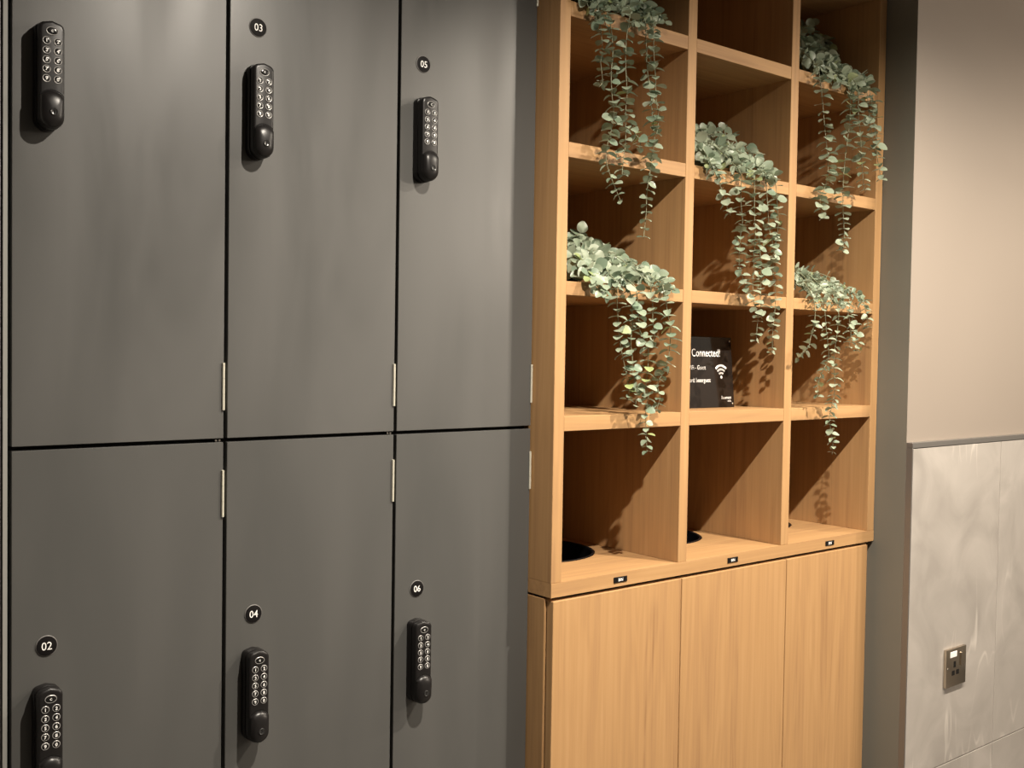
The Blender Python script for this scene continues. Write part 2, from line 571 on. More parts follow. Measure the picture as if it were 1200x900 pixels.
def make_hinge(parent, x, z0, z1):
    bm = bmesh.new()
    k = (z1 - z0) / 3
    for i in range(3):
        a, b_ = z0 + i * k + 0.0002, z0 + (i + 1) * k - 0.0002
        n = 10
        L = [[(x + 0.0021 * math.cos(2 * math.pi * q / n), -0.0052 + 0.0021 * math.sin(2 * math.pi * q / n), z) for q in range(n)] for z in (a, b_)]
        loft(bm, L, True, True)
    add_box(bm, x - 0.0008, x + 0.0022, -0.0036, 0.0110, z0, z1)
    obj('hinge', bm, M_HINGE, parent)

ROWS = [('upper', 1.2648, 2.1480), ('lower', 0.3790, 1.2590)]
POS = ['left', 'middle', 'right']
NUM = {('upper', 1): '03', ('upper', 2): '05', ('lower', 0): '02', ('lower', 1): '04', ('lower', 2): '06', ('upper', 0): '01'}
for k in range(3):
    xa, xb = 0.3 * k, 0.3 * k + 0.3
    if k == 2:
        xb = 0.8985
    for row, z0, z1 in ROWS:
        num = NUM[(row, k)]
        lab = {
            '01': 'grey locker at the top left, its keypad lock shining, no number badge in view',
            '02': 'grey locker at the bottom left with round badge 02 above a keypad lock',
            '03': 'grey locker with round badge 03, upper row between two others',
            '04': 'grey locker with round badge 04, lower row between two others',
            '05': 'grey locker with round badge 05, upper row beside the oak shelves',
            '06': 'grey locker with round badge 06, lower row beside the oak cabinet'}[num]
        lo = thing('locker', lab, 'locker', ((xa + xb) / 2, 0.25, z0), 'grey lockers')
        # carcass open to the front, seen only as the dark line between doors
        bm = bmesh.new()
        e = 0.0
        add_box(bm, xa + 0.0006, xa + 0.016, 0.017, 0.50, z0 - 0.0025, z1 + 0.0025)
        add_box(bm, xb - 0.016, xb - 0.0006, 0.017, 0.50, z0 - 0.0025, z1 + 0.0025)
        add_box(bm, xa + 0.016, xb - 0.016, 0.017, 0.50, z0 - 0.0025, z0 + 0.014)
        add_box(bm, xa + 0.016, xb - 0.016, 0.017, 0.50, z1 - 0.014, z1 + 0.0025)
        add_box(bm, xa + 0.016, xb - 0.016, 0.492, 0.50, z0 + 0.014, z1 - 0.014)
        obj('carcass', bm, M_DARK, lo)
        dl = xa + 0.0030
        dr = xb - (0.0030 if k < 2 else 0.0022)
        dr_f = dr
        door = obj('door', box(dl, dr_f, -0.0035, 0.0145, z0, z1, 0.0006, 1), M_LOCKER, lo)
        hx = dr - 0.0012
        if row == 'upper':
            make_hinge(door, hx, 1.3072, 1.3778)
            make_hinge(door, hx, 2.0330, 2.1030)
        else:
            make_hinge(door, hx, 1.1470, 1.2172)
            make_hinge(door, hx, 0.4210, 0.4910)
        lz = 1.6832 if row == 'upper' else 0.8005
        make_lock(lo, xa + 0.0450, lz)
        make_badge(lo, xa + 0.0470, 1.8830 if row == 'upper' else 0.9934, num)
        # latch pin in the joint beside the hinge side
        if row == 'upper' and k < 2:
            bm = bmesh.new()
            for dx in (0.0, 0.0055):
                L = [[(dr - 0.011 + dx + 0.0016 * math.cos(2 * math.pi * q / 10), y, z0 - 0.0030 + 0.0016 * math.sin(2 * math.pi * q / 10)) for q in range(10)] for y in (-0.002, 0.016)]
                loft(bm, L, True, True)
            obj('pivot_pin', bm, M_CHROME, lo)

# ------------------------------------------------------------------ oak shelving unit
YF, YB = -0.065, 0.430
SX = [(0.8990, 0.9245), (1.2391, 1.2648), (1.5762, 1.6030), (1.9164, 1.9441)]
SZ = [(1.2572, 1.2847), (1.5058, 1.5311), (1.7555, 1.7828), (2.0084, 2.0356)]
WT = 0.9801
unit = thing('shelving_unit', 'tall oak shelving unit of square open cubbies above an oak cabinet', 'shelves', (1.42, 0.18, WT))
bv = 0.0007
for i, (a, b_) in enumerate(SX):
    nm = 'side_panel' if i in (0, 3) else 'divider'
    obj(nm, box(a, b_, YF, YB, WT, 2.2600, bv, 1), OAK_Z, unit)
for i in range(3):
    xl, xr = SX[i][1], SX[i + 1][0]
    for (a, b_) in SZ:
        obj('shelf', box(xl, xr, YF + 0.0004, YB, a, b_, bv, 1), OAK_X, unit)
obj('top_panel', box(0.8990, 1.9441, YF, YB, 2.2600, 2.2880, bv, 1), OAK_X, unit)
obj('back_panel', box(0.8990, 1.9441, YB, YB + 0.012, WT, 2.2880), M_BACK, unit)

# ------------------------------------------------------------------ oak worktop with three round openings
def slab_with_holes(x0, x1, y0, y1, z0, z1, holes, n=40):
    bm = bmesh.new()
    cuts = [x0] + [(holes[i][0] + holes[i + 1][0]) / 2 for i in range(len(holes) - 1)] + [x1]
    for i, (cx, cy, r) in enumerate(holes):
        xa, xb = cuts[i], cuts[i + 1]
        cir, rec = [], []
        for q in range(n):
            a = 2 * math.pi * (q + 0.5) / n
            c, s = math.cos(a), math.sin(a)
            cir.append((cx + r * c, cy + r * s))
            tx = ((xb - cx) / c) if c > 0 else ((xa - cx) / c)
            ty = ((y1 - cy) / s) if s > 0 else ((y0 - cy) / s)
            t = min(tx, ty)
            rec.append([cx + t * c, cy + t * s])
        for (X, Y) in ((xa, y0), (xb, y0), (xa, y1), (xb, y1)):   # snap nearest to corners
            k = min(range(n), key=lambda j: (rec[j][0] - X) ** 2 + (rec[j][1] - Y) ** 2)
            rec[k] = [X, Y]
        vt = {}
        for nm, pts, z in (('ct', cir, z1), ('cb', cir, z0), ('rt', rec, z1), ('rb', rec, z0)):
            vt[nm] = [bm.verts.new((p[0], p[1], z)) for p in pts]
        for q in range(n):
            w = (q + 1) % n
            bm.faces.new((vt['ct'][q], vt['rt'][q], vt['rt'][w], vt['ct'][w]))
            bm.faces.new((vt['cb'][w], vt['rb'][w], vt['rb'][q], vt['cb'][q]))
            bm.faces.new((vt['ct'][w], vt['cb'][w], vt['cb'][q], vt['ct'][q]))
            bm.faces.new((vt['rt'][q], vt['rb'][q], vt['rb'][w], vt['rt'][w]))
    return bm

BINS = [(1.078, 0.204, 0.135), (1.418, 0.200, 0.132), (1.755, 0.200, 0.132)]
cab_loc = (1.42, 0.18, 0.0)
wt = thing('worktop', 'continuous oak worktop with three black tags along its front edge', 'worktop', (1.42, 0.18, 0.9537))
obj('slab', slab_with_holes(0.8990, 1.9441, -0.0655, YB, 0.9537, WT, BINS), OAK_X, wt, 30)
for (xa, xb) in ((1.0575, 1.0930), (1.3930, 1.4265), (1.7440, 1.7775)):
    bm = box(xa, xb, -0.0672, -0.0655, 0.9615, 0.9722, 0.0004, 1)
    add_text(bm, 'BIN', 0.0082, (xa + xb) / 2, -0.0674, 0.9668, 1, bold=0.02)
    obj('tag', bm, [M_BADGE, M_PRINT], wt, 30, False)

BLAB = ['round black bin opening in the worktop, largest in view, beside the left oak panel',
        'round black bin opening in the worktop of the middle cubby',
        'round black bin opening barely seen in the worktop of the right cubby']
for (cx, cy, r), lab in zip(BINS, BLAB):
    t = thing('bin_liner', lab, 'bin', (cx, cy, 0.73), 'round bin openings in the worktop')
    bm = bmesh.new()
    r -= 0.001
    loft(bm, [circ_flat(cx, cy, z, q) for (z, q) in ((0.74, r - 0.020), (0.97, r - 0.004), (0.9803, r - 0.001), (0.9815, r - 0.001), (0.9822, r - 0.003),
                                                    (0.9800, r - 0.006), (0.95, r - 0.008), (0.745, r - 0.023))], True, True)
    obj('liner', bm, M_BIN, t)

# ------------------------------------------------------------------ oak base cabinet
cab = thing('base_cabinet', 'low oak cabinet with three plain doors under the worktop', 'cabinet', cab_loc)
obj('side_panel', box(0.8995, 0.9180, -0.0470, YB, 0.0, 0.9490, bv, 1), OAK_Z, cab)
obj('side_panel', box(1.9170, 1.9438, -0.0470, YB, 0.0, 0.9490, bv, 1), OAK_Z, cab)
obj('back_panel', box(0.9180, 1.9170, YB - 0.012, YB, 0.0, 0.9490), OAK_Z, cab)
obj('top_rail', box(0.9040, 1.9400, -0.0400, -0.0100, 0.9400, 0.9537), M_DARK, cab)  # near-black colour puts shade into the gap under the worktop
obj('top_rail', box(0.9040, 1.9400, YB - 0.04, YB - 0.012, 0.9400, 0.9537), M_DARK, cab)
obj('plinth', box(0.9180, 1.9170, -0.0200, 0.0, 0.0, 0.0780), M_DARK, cab)
for (a, b_) in ((0.9030, 1.2478), (1.2504, 1.5950), (1.5976, 1.9150)):
    obj('door', box(a, b_, -0.0675, -0.0500, 0.0800, 0.9468, 0.0008, 1), OAK_Z, cab)

# ------------------------------------------------------------------ connection sign
SGX0, SGX1, SGY, SGZ, SGH = 1.3080, 1.5195, 0.0270, 1.2847, 0.1560
sign = thing('acrylic_sign', 'glossy black acrylic sign with white lettering and a wireless symbol in a cubby', 'sign', ((SGX0 + SGX1) / 2, SGY, SGZ))
TI = 0.095
def tilt_bm(bm, z0=SGZ):
    for v in bm.verts:
        v.co.y += (v.co.z - z0) * TI
bm = box(SGX0, SGX1, SGY, SGY + 0.005, SGZ + 0.0002, SGZ + SGH, 0.0006, 1)
tilt_bm(bm)
obj('panel', bm, M_ACRYL, sign)
bm = box((SGX0 + SGX1) / 2 - 0.03, (SGX0 + SGX1) / 2 + 0.03, SGY + 0.0055, SGY + 0.045, SGZ + 0.0002, SGZ + 0.004)
obj('foot', bm, M_ACRYL, sign)
yt = SGY - 0.0006
bm = bmesh.new()
add_text(bm, 'Get Connected!', 0.0245, 1.4780, yt, 1.4060, align='RIGHT', squeeze=0.82, bold=0.003)
add_text(bm, 'WiFi - Guest', 0.0135, 1.4280, yt, 1.3735, align='RIGHT', squeeze=0.85, bold=0.003)
add_text(bm, 'Password: beeerguest', 0.0135, 1.4420, yt, 1.3460, align='RIGHT', squeeze=0.80, bold=0.003)
add_text(bm, 'Basement', 0.0100, 1.5090, yt, 1.3070, align='RIGHT', squeeze=0.85, bold=0.003)
add_text(bm, 'studio', 0.0060, 1.5085, yt, 1.2995, align='RIGHT', squeeze=0.85)
tilt_bm(bm)
obj('lettering', bm, M_PRINT, sign, 0, False)
bm = bmesh.new()
wx, wz = 1.4790, 1.3510
def arc_band(r0, r1, a0=48, a1=132, n=14):
    vi, vo = [], []
    for i in range(n + 1):
        a = R(a0 + (a1 - a0) * i / n)
        vi.append(bm.verts.new((wx + r0 * math.cos(a), yt, wz + r0 * math.sin(a))))
        vo.append(bm.verts.new((wx + r1 * math.cos(a), yt, wz + r1 * math.sin(a))))
    for i in range(n):
        bm.faces.new((vi[i], vo[i], vo[i + 1], vi[i + 1]))
arc_band(0.0080, 0.0125)
arc_band(0.0160, 0.0205)
arc_band(0.0240, 0.0290)
bm.faces.new([bm.verts.new(p) for p in circ(wx, yt, wz + 0.0010, 0.0036, 16)])
tilt_bm(bm)
obj('wireless_symbol', bm, M_PRINT, sign, 0, False)
for (sx, sz) in ((SGX0 + 0.0085, SGZ + 0.0085), (SGX1 - 0.0065, SGZ + 0.0085), (SGX0 + 0.0085, SGZ + SGH - 0.0085), (SGX1 - 0.0065, SGZ + SGH - 0.0085)):
    bm = bmesh.new()
    loft(bm, [circ(sx, SGY + 0.0005, sz, 0.0026, 14), circ(sx, SGY - 0.0012, sz, 0.0026, 14), circ(sx, SGY - 0.0018, sz, 0.0018, 14)], True, True)
    tilt_bm(bm)
    obj('screw', bm, M_CHROME, sign)

# ------------------------------------------------------------------ wall socket
sx0, sx1, sz0, sz1 = 2.1180, 2.2130, 0.5810, 0.6765
so = thing('wall_socket', 'square brushed nickel wall socket on the marble tiles', 'socket', ((sx0 + sx1) / 2, TY, sz0))
obj('plate', box(sx0, sx1, TY - 0.0085, TY - 0.0001, sz0, sz1, 0.0012, 2), M_NICKEL, so)
W, Hh = sx1 - sx0, sz1 - sz0
ys = TY - 0.0085
bm = box(sx0 + 0.36 * W, sx0 + 0.46 * W, ys - 0.0006, ys + 0.002, sz0 + 0.50 * Hh, sz0 + 0.66 * Hh)
obj('slot', bm, M_KEY, so)
for fx in (0.28, 0.50):
    obj('slot', box(sx0 + fx * W, sx0 + (fx + 0.13) * W, ys - 0.0006, ys + 0.002, sz0 + 0.30 * Hh, sz0 + 0.42 * Hh), M_KEY, so)
obj('white_patch', box(sx0 + 0.17 * W, sx0 + 0.50 * W, ys - 0.0008, ys + 0.002, sz0 + 0.78 * Hh, sz0 + 0.93 * Hh, 0.0003, 1), M_PRINT, so)  # small raised white patch near the top of the plate
bm = box(sx0 + 0.70 * W, sx0 + 0.90 * W, ys - 0.0030, ys + 0.002, sz0 + 0.50 * Hh, sz0 + 0.86 * Hh, 0.001, 1)
obj('rocker_switch', bm, M_NICKEL, so)
for fx in (0.08, 0.92):
    bm = bmesh.new()
    loft(bm, [circ(sx0 + fx * W, ys + 0.001, sz0 + 0.5 * Hh, 0.003, 12), circ(sx0 + fx * W, ys - 0.0006, sz0 + 0.5 * Hh, 0.003, 12)], True, True)
    obj('screw', bm, M_CHROME, so)

# ------------------------------------------------------------------ ceiling lamp cans (above the frame), the added fill spots get them too
ceil_o = bpy.data.objects['ceiling']
for (x, y, *_r) in LIGHTS:
    bm = bmesh.new()
    loft(bm, [circ_flat(x, y, z, r, 24) for (z, r) in ((CEIL_Z, 0.040), (2.330, 0.040), (2.330, 0.036), (2.345, 0.034))], False, True)
    obj('lamp_or_fill_can', bm, M_WHITE, ceil_o)

# ------------------------------------------------------------------ trailing plants
PLANTS = {
 'P1': dict(
  strands=[
   [(0.976,-0.086,2.004),(0.984,-0.086,1.952),(0.980,-0.086,1.933),(0.985,-0.086,1.898),(0.975,-0.086,1.884)],
   [(0.987,-0.094,2.020),(0.999,-0.094,1.984),(1.002,-0.094,1.946),(0.999,-0.094,1.914),(1.002,-0.094,1.876),(1.007,-0.094,1.846),(1.003,-0.094,1.814),(0.993,-0.094,1.782),(0.990,-0.094,1.758),(0.997,-0.094,1.736),(1.015,-0.094,1.706),(1.029,-0.094,1.684)],
   [(1.036,-0.102,2.036),(1.030,-0.102,1.988),(1.027,-0.102,1.949),(1.030,-0.102,1.911),(1.033,-0.102,1.880),(1.030,-0.102,1.848),(1.031,-0.102,1.817),(1.031,-0.102,1.789),(1.026,-0.102,1.754),(1.024,-0.102,1.730)],
   [(1.095,-0.086,2.045),(1.097,-0.086,1.989),(1.100,-0.086,1.950),(1.108,-0.086,1.911),(1.117,-0.086,1.864),(1.122,-0.086,1.833),(1.125,-0.086,1.809),(1.121,-0.086,1.784),(1.115,-0.086,1.751),(1.107,-0.086,1.709),(1.106,-0.086,1.669),(1.100,-0.086,1.620)],
   [(1.106,-0.094,2.029),(1.110,-0.094,1.974),(1.115,-0.094,1.935),(1.119,-0.094,1.887),(1.127,-0.094,1.848),(1.121,-0.094,1.815)],
   [(1.041,-0.102,1.834),(1.055,-0.102,1.811),(1.071,-0.102,1.799),(1.067,-0.102,1.784)],
  ],
  mound=[(0.949,-0.085,2.022),(0.975,-0.080,2.036),(1.007,-0.080,2.051),(1.024,-0.085,2.038),(1.069,-0.085,2.047),(1.092,-0.050,2.085),(1.096,-0.080,2.063),(1.115,-0.085,2.049),(1.144,-0.080,2.049),(1.075,-0.020,2.105),(1.049,0.000,2.104),(1.129,0.000,2.139),(1.159,-0.030,2.122),(1.076,-0.090,2.016),(1.111,-0.090,2.007),(0.987,-0.090,1.998),(1.150,-0.085,2.041),(0.966,-0.090,1.997)]),
 'P2': dict(
  strands=[
   [(1.297,-0.086,1.790),(1.317,-0.086,1.749),(1.331,-0.086,1.725),(1.345,-0.086,1.700),(1.354,-0.086,1.687)],
   [(1.374,-0.094,1.772),(1.376,-0.094,1.720),(1.383,-0.094,1.677),(1.378,-0.094,1.650),(1.376,-0.094,1.623),(1.375,-0.094,1.588),(1.387,-0.094,1.563),(1.399,-0.094,1.537)],
   [(1.405,-0.102,1.775),(1.411,-0.102,1.696),(1.415,-0.102,1.652),(1.414,-0.102,1.617),(1.412,-0.102,1.581),(1.411,-0.102,1.546),(1.417,-0.102,1.511),(1.430,-0.102,1.484),(1.428,-0.102,1.458),(1.426,-0.102,1.431)],
   [(1.466,-0.086,1.775),(1.477,-0.086,1.704),(1.484,-0.086,1.668),(1.497,-0.086,1.633),(1.499,-0.086,1.579),(1.509,-0.086,1.542),(1.508,-0.086,1.497),(1.503,-0.086,1.460),(1.502,-0.086,1.423),(1.500,-0.086,1.405)],
   [(1.487,-0.094,1.773),(1.498,-0.094,1.723),(1.502,-0.094,1.678),(1.495,-0.094,1.641),(1.490,-0.094,1.614)],
   [(1.426,-0.102,1.662),(1.438,-0.102,1.574),(1.437,-0.102,1.529),(1.441,-0.102,1.494),(1.444,-0.102,1.476)],
  ],
  mound=[(1.438,0.080,1.904),(1.405,0.050,1.867),(1.473,0.080,1.900),(1.525,0.080,1.917),(1.519,0.040,1.891),(1.423,0.000,1.844),(1.381,0.000,1.821),(1.294,-0.080,1.782),(1.312,-0.090,1.765),(1.389,-0.040,1.807),(1.464,-0.020,1.829),(1.529,0.000,1.858),(1.509,-0.030,1.842),(1.417,-0.075,1.788),(1.484,-0.060,1.807),(1.490,-0.085,1.778),(1.470,-0.085,1.784),(1.432,-0.085,1.780)]),
 'P3': dict(
  strands=[
   [(1.651,-0.086,2.013),(1.662,-0.086,1.968),(1.671,-0.086,1.922),(1.679,-0.086,1.885),(1.687,-0.086,1.848),(1.688,-0.086,1.810),(1.680,-0.086,1.784),(1.662,-0.086,1.750),(1.673,-0.086,1.722),(1.680,-0.086,1.708)],
   [(1.754,-0.094,2.010),(1.757,-0.094,1.943),(1.749,-0.094,1.894),(1.741,-0.094,1.844),(1.737,-0.094,1.796),(1.739,-0.094,1.738),(1.744,-0.094,1.700),(1.746,-0.094,1.667),(1.740,-0.094,1.639)],
   [(1.772,-0.102,2.012),(1.778,-0.102,1.955),(1.787,-0.102,1.917),(1.797,-0.102,1.850),(1.806,-0.102,1.802),(1.814,-0.102,1.784)],
   [(1.835,-0.086,2.019),(1.849,-0.086,1.958),(1.865,-0.086,1.911),(1.877,-0.086,1.882)],
   [(1.837,-0.094,2.010),(1.867,-0.094,1.910),(1.876,-0.094,1.861),(1.892,-0.094,1.823)],
  ],
  mound=[(1.851,0.080,2.215),(1.827,0.080,2.179),(1.844,0.060,2.178),(1.887,0.060,2.180),(1.788,0.050,2.124),(1.810,0.030,2.130),(1.848,0.020,2.129),(1.729,0.000,2.083),(1.719,-0.040,2.063),(1.786,-0.030,2.081),(1.796,-0.040,2.067),(1.791,-0.060,2.048),(1.818,-0.060,2.047),(1.831,-0.075,2.041),(1.792,-0.085,2.018),(1.731,-0.085,2.018),(1.681,-0.085,2.019),(1.876,-0.050,2.065)]),
 'P4': dict(
  strands=[
   [(1.030,-0.086,1.532),(1.033,-0.086,1.495),(1.036,-0.086,1.468),(1.041,-0.086,1.432),(1.046,-0.086,1.408),(1.054,-0.086,1.384),(1.061,-0.086,1.360),(1.069,-0.086,1.327),(1.065,-0.086,1.314)],
   [(1.058,-0.094,1.517),(1.066,-0.094,1.472),(1.067,-0.094,1.448),(1.063,-0.094,1.424),(1.068,-0.094,1.392),(1.071,-0.094,1.360),(1.083,-0.094,1.335),(1.079,-0.094,1.303)],
   [(1.065,-0.102,1.523),(1.073,-0.102,1.480),(1.077,-0.102,1.448),(1.091,-0.102,1.428),(1.101,-0.102,1.417),(1.103,-0.102,1.393),(1.102,-0.102,1.368),(1.098,-0.102,1.344),(1.105,-0.102,1.319),(1.099,-0.102,1.298),(1.100,-0.102,1.262),(1.103,-0.102,1.230),(1.104,-0.102,1.209)],
   [(1.121,-0.086,1.532),(1.129,-0.086,1.491),(1.130,-0.086,1.466),(1.136,-0.086,1.439),(1.129,-0.086,1.422)],
   [(1.151,-0.094,1.521),(1.162,-0.094,1.484),(1.172,-0.094,1.451),(1.171,-0.094,1.418),(1.167,-0.094,1.393),(1.155,-0.094,1.368),(1.139,-0.094,1.343),(1.145,-0.094,1.318),(1.138,-0.094,1.294)],
  ],
  mound=[(1.071,0.080,1.621),(1.094,0.080,1.645),(1.109,0.050,1.613),(1.109,0.020,1.594),(1.018,0.020,1.547),(0.990,-0.030,1.535),(1.040,0.000,1.559),(0.985,-0.090,1.512),(1.000,-0.090,1.505),(0.973,-0.090,1.528),(1.101,-0.020,1.566),(1.095,-0.050,1.548),(1.169,0.000,1.563),(1.131,-0.060,1.550),(1.155,-0.060,1.543),(1.164,-0.075,1.534),(1.183,-0.085,1.522),(1.066,-0.090,1.524),(1.031,-0.085,1.527)]),
 'P5': dict(
  strands=[
   [(1.652,-0.086,1.508),(1.651,-0.086,1.473),(1.639,-0.086,1.444),(1.633,-0.086,1.425),(1.609,-0.086,1.408),(1.594,-0.086,1.398)],
   [(1.676,-0.094,1.508),(1.685,-0.094,1.464),(1.692,-0.094,1.436),(1.697,-0.094,1.397),(1.675,-0.094,1.368),(1.663,-0.094,1.349),(1.658,-0.094,1.330),(1.662,-0.094,1.307)],
   [(1.717,-0.102,1.510),(1.716,-0.102,1.456),(1.710,-0.102,1.427),(1.706,-0.102,1.388),(1.710,-0.102,1.359),(1.712,-0.102,1.320),(1.703,-0.102,1.291),(1.694,-0.102,1.262),(1.702,-0.102,1.233),(1.710,-0.102,1.204),(1.708,-0.102,1.179)],
   [(1.788,-0.086,1.513),(1.804,-0.086,1.478),(1.819,-0.086,1.448),(1.827,-0.086,1.428),(1.820,-0.086,1.414)],
   [(1.839,-0.094,1.514),(1.851,-0.094,1.483),(1.848,-0.094,1.467)],
   [(1.754,-0.102,1.505),(1.770,-0.102,1.457),(1.764,-0.102,1.421)],
  ],
  mound=[(1.815,0.080,1.610),(1.823,0.060,1.594),(1.778,0.040,1.571),(1.843,0.050,1.589),(1.790,0.000,1.559),(1.868,0.030,1.575),(1.700,-0.040,1.538),(1.798,-0.030,1.549),(1.848,-0.020,1.551),(1.839,-0.050,1.540),(1.859,-0.060,1.534),(1.853,-0.080,1.525),(1.718,-0.085,1.524),(1.669,-0.085,1.520),(1.769,-0.085,1.522)]),
}


def leaf_mesh(name, width, point, cup, fold, nseg=6):
    """a cupped round leaf, base at the origin, growing along +Y, face to +Z, with a thin edge"""
    bm = bmesh.new()
    rows = []
    for i in range(nseg + 1):
        t = i / nseg
        w = width * 0.5 * (math.sin(math.pi * (0.04 + 0.93 * t ** point)) ** 0.62)
        if i == 0:
            w = 0.03
        if i == nseg:
            w = 0.10
        zc = -cup * (t - 0.15) ** 2
        row = []
        for j in (-1.0, -0.5, 0.0, 0.5, 1.0):
            zz = zc + fold * (abs(j) ** 1.5) * w * 2
            row.append(bm.verts.new((j * w, t, zz)))
        rows.append(row)
    for a, b_ in zip(rows, rows[1:]):
        for j in range(4):
            bm.faces.new((a[j], a[j + 1], b_[j + 1], b_[j])).smooth = True
    me = bpy.data.meshes.new(name)
    bm.to_mesh(me)
    bm.free()
    return me

LEAVES = []
for mt in (M_LEAF, M_LEAF, M_LEAFD, M_LEAFY):
    var = []
    for (w, p, c, f) in ((0.98, 0.9, 0.22, 0.10), (0.86, 0.85, 0.30, 0.16), (1.05, 0.95, 0.12, 0.06), (0.62, 0.85, 0.25, 0.18)):
        me = leaf_mesh('leaf', w, p, c, f)
        me.materials.append(mt)
        var.append(me)
    LEAVES.append(var)

def spline(pts, step):
    """resampled Catmull-Rom through the points"""
    P = [Vector(p) for p in pts]
    P = [P[0] * 2 - P[1]] + P + [P[-1] * 2 - P[-2]]
    dense = []
    for i in range(1, len(P) - 2):
        for k in range(12):
            t = k / 12
            a, b_, c, d = P[i - 1], P[i], P[i + 1], P[i + 2]
            dense.append(0.5 * ((2 * b_) + (c - a) * t + (2 * a - 5 * b_ + 4 * c - d) * t * t + (3 * b_ - a - 3 * c + d) * t ** 3))
    dense.append(P[-2])
    out, acc = [dense[0]], 0.0
    for a, b_ in zip(dense, dense[1:]):
        acc += (b_ - a).length
        if acc >= step:
            out.append(b_)
            acc = 0.0
    if (out[-1] - dense[-1]).length > step * 0.4:
        out.append(dense[-1])
    return out

def tube(pts, r0, r1, n=5):
    bm = bmesh.new()
    rings = []
    L = len(pts)
    ref = Vector((0.3, 1, 0.1)).normalized()
    for i, p in enumerate(pts):
        t = (pts[min(i + 1, L - 1)] - pts[max(i - 1, 0)]).normalized()
        u = t.cross(ref)
        if u.length < 0.1:
            u = t.cross(Vector((1, 0, 0)))
        u.normalize()
        v = t.cross(u)
        r = r0 + (r1 - r0) * i / max(L - 1, 1)
        rings.append([p + (u * math.cos(2 * math.pi * k / n) + v * math.sin(2 * math.pi * k / n)) * r for k in range(n)])
    loft(bm, rings, True, True)
    return bm

def leaf_matrix(base, d, nrm, size):
    y = d.normalized()
    x = y.cross(nrm)
    if x.length < 0.05:
        x = y.cross(Vector((0.3, 0.9, 0.2)))
    x.normalize()
    z = x.cross(y)
    m_ = Matrix((x * size, y * size, z * size)).transposed().to_4x4()
    m_.translation = base
    return m_

def in_board(w):
    e = 0.0006
    if w.y < YF - e:
        return False
    return any(a - e < w.x < c + e for a, c in SX) or any(a - e < w.z < c + e for a, c in SZ)

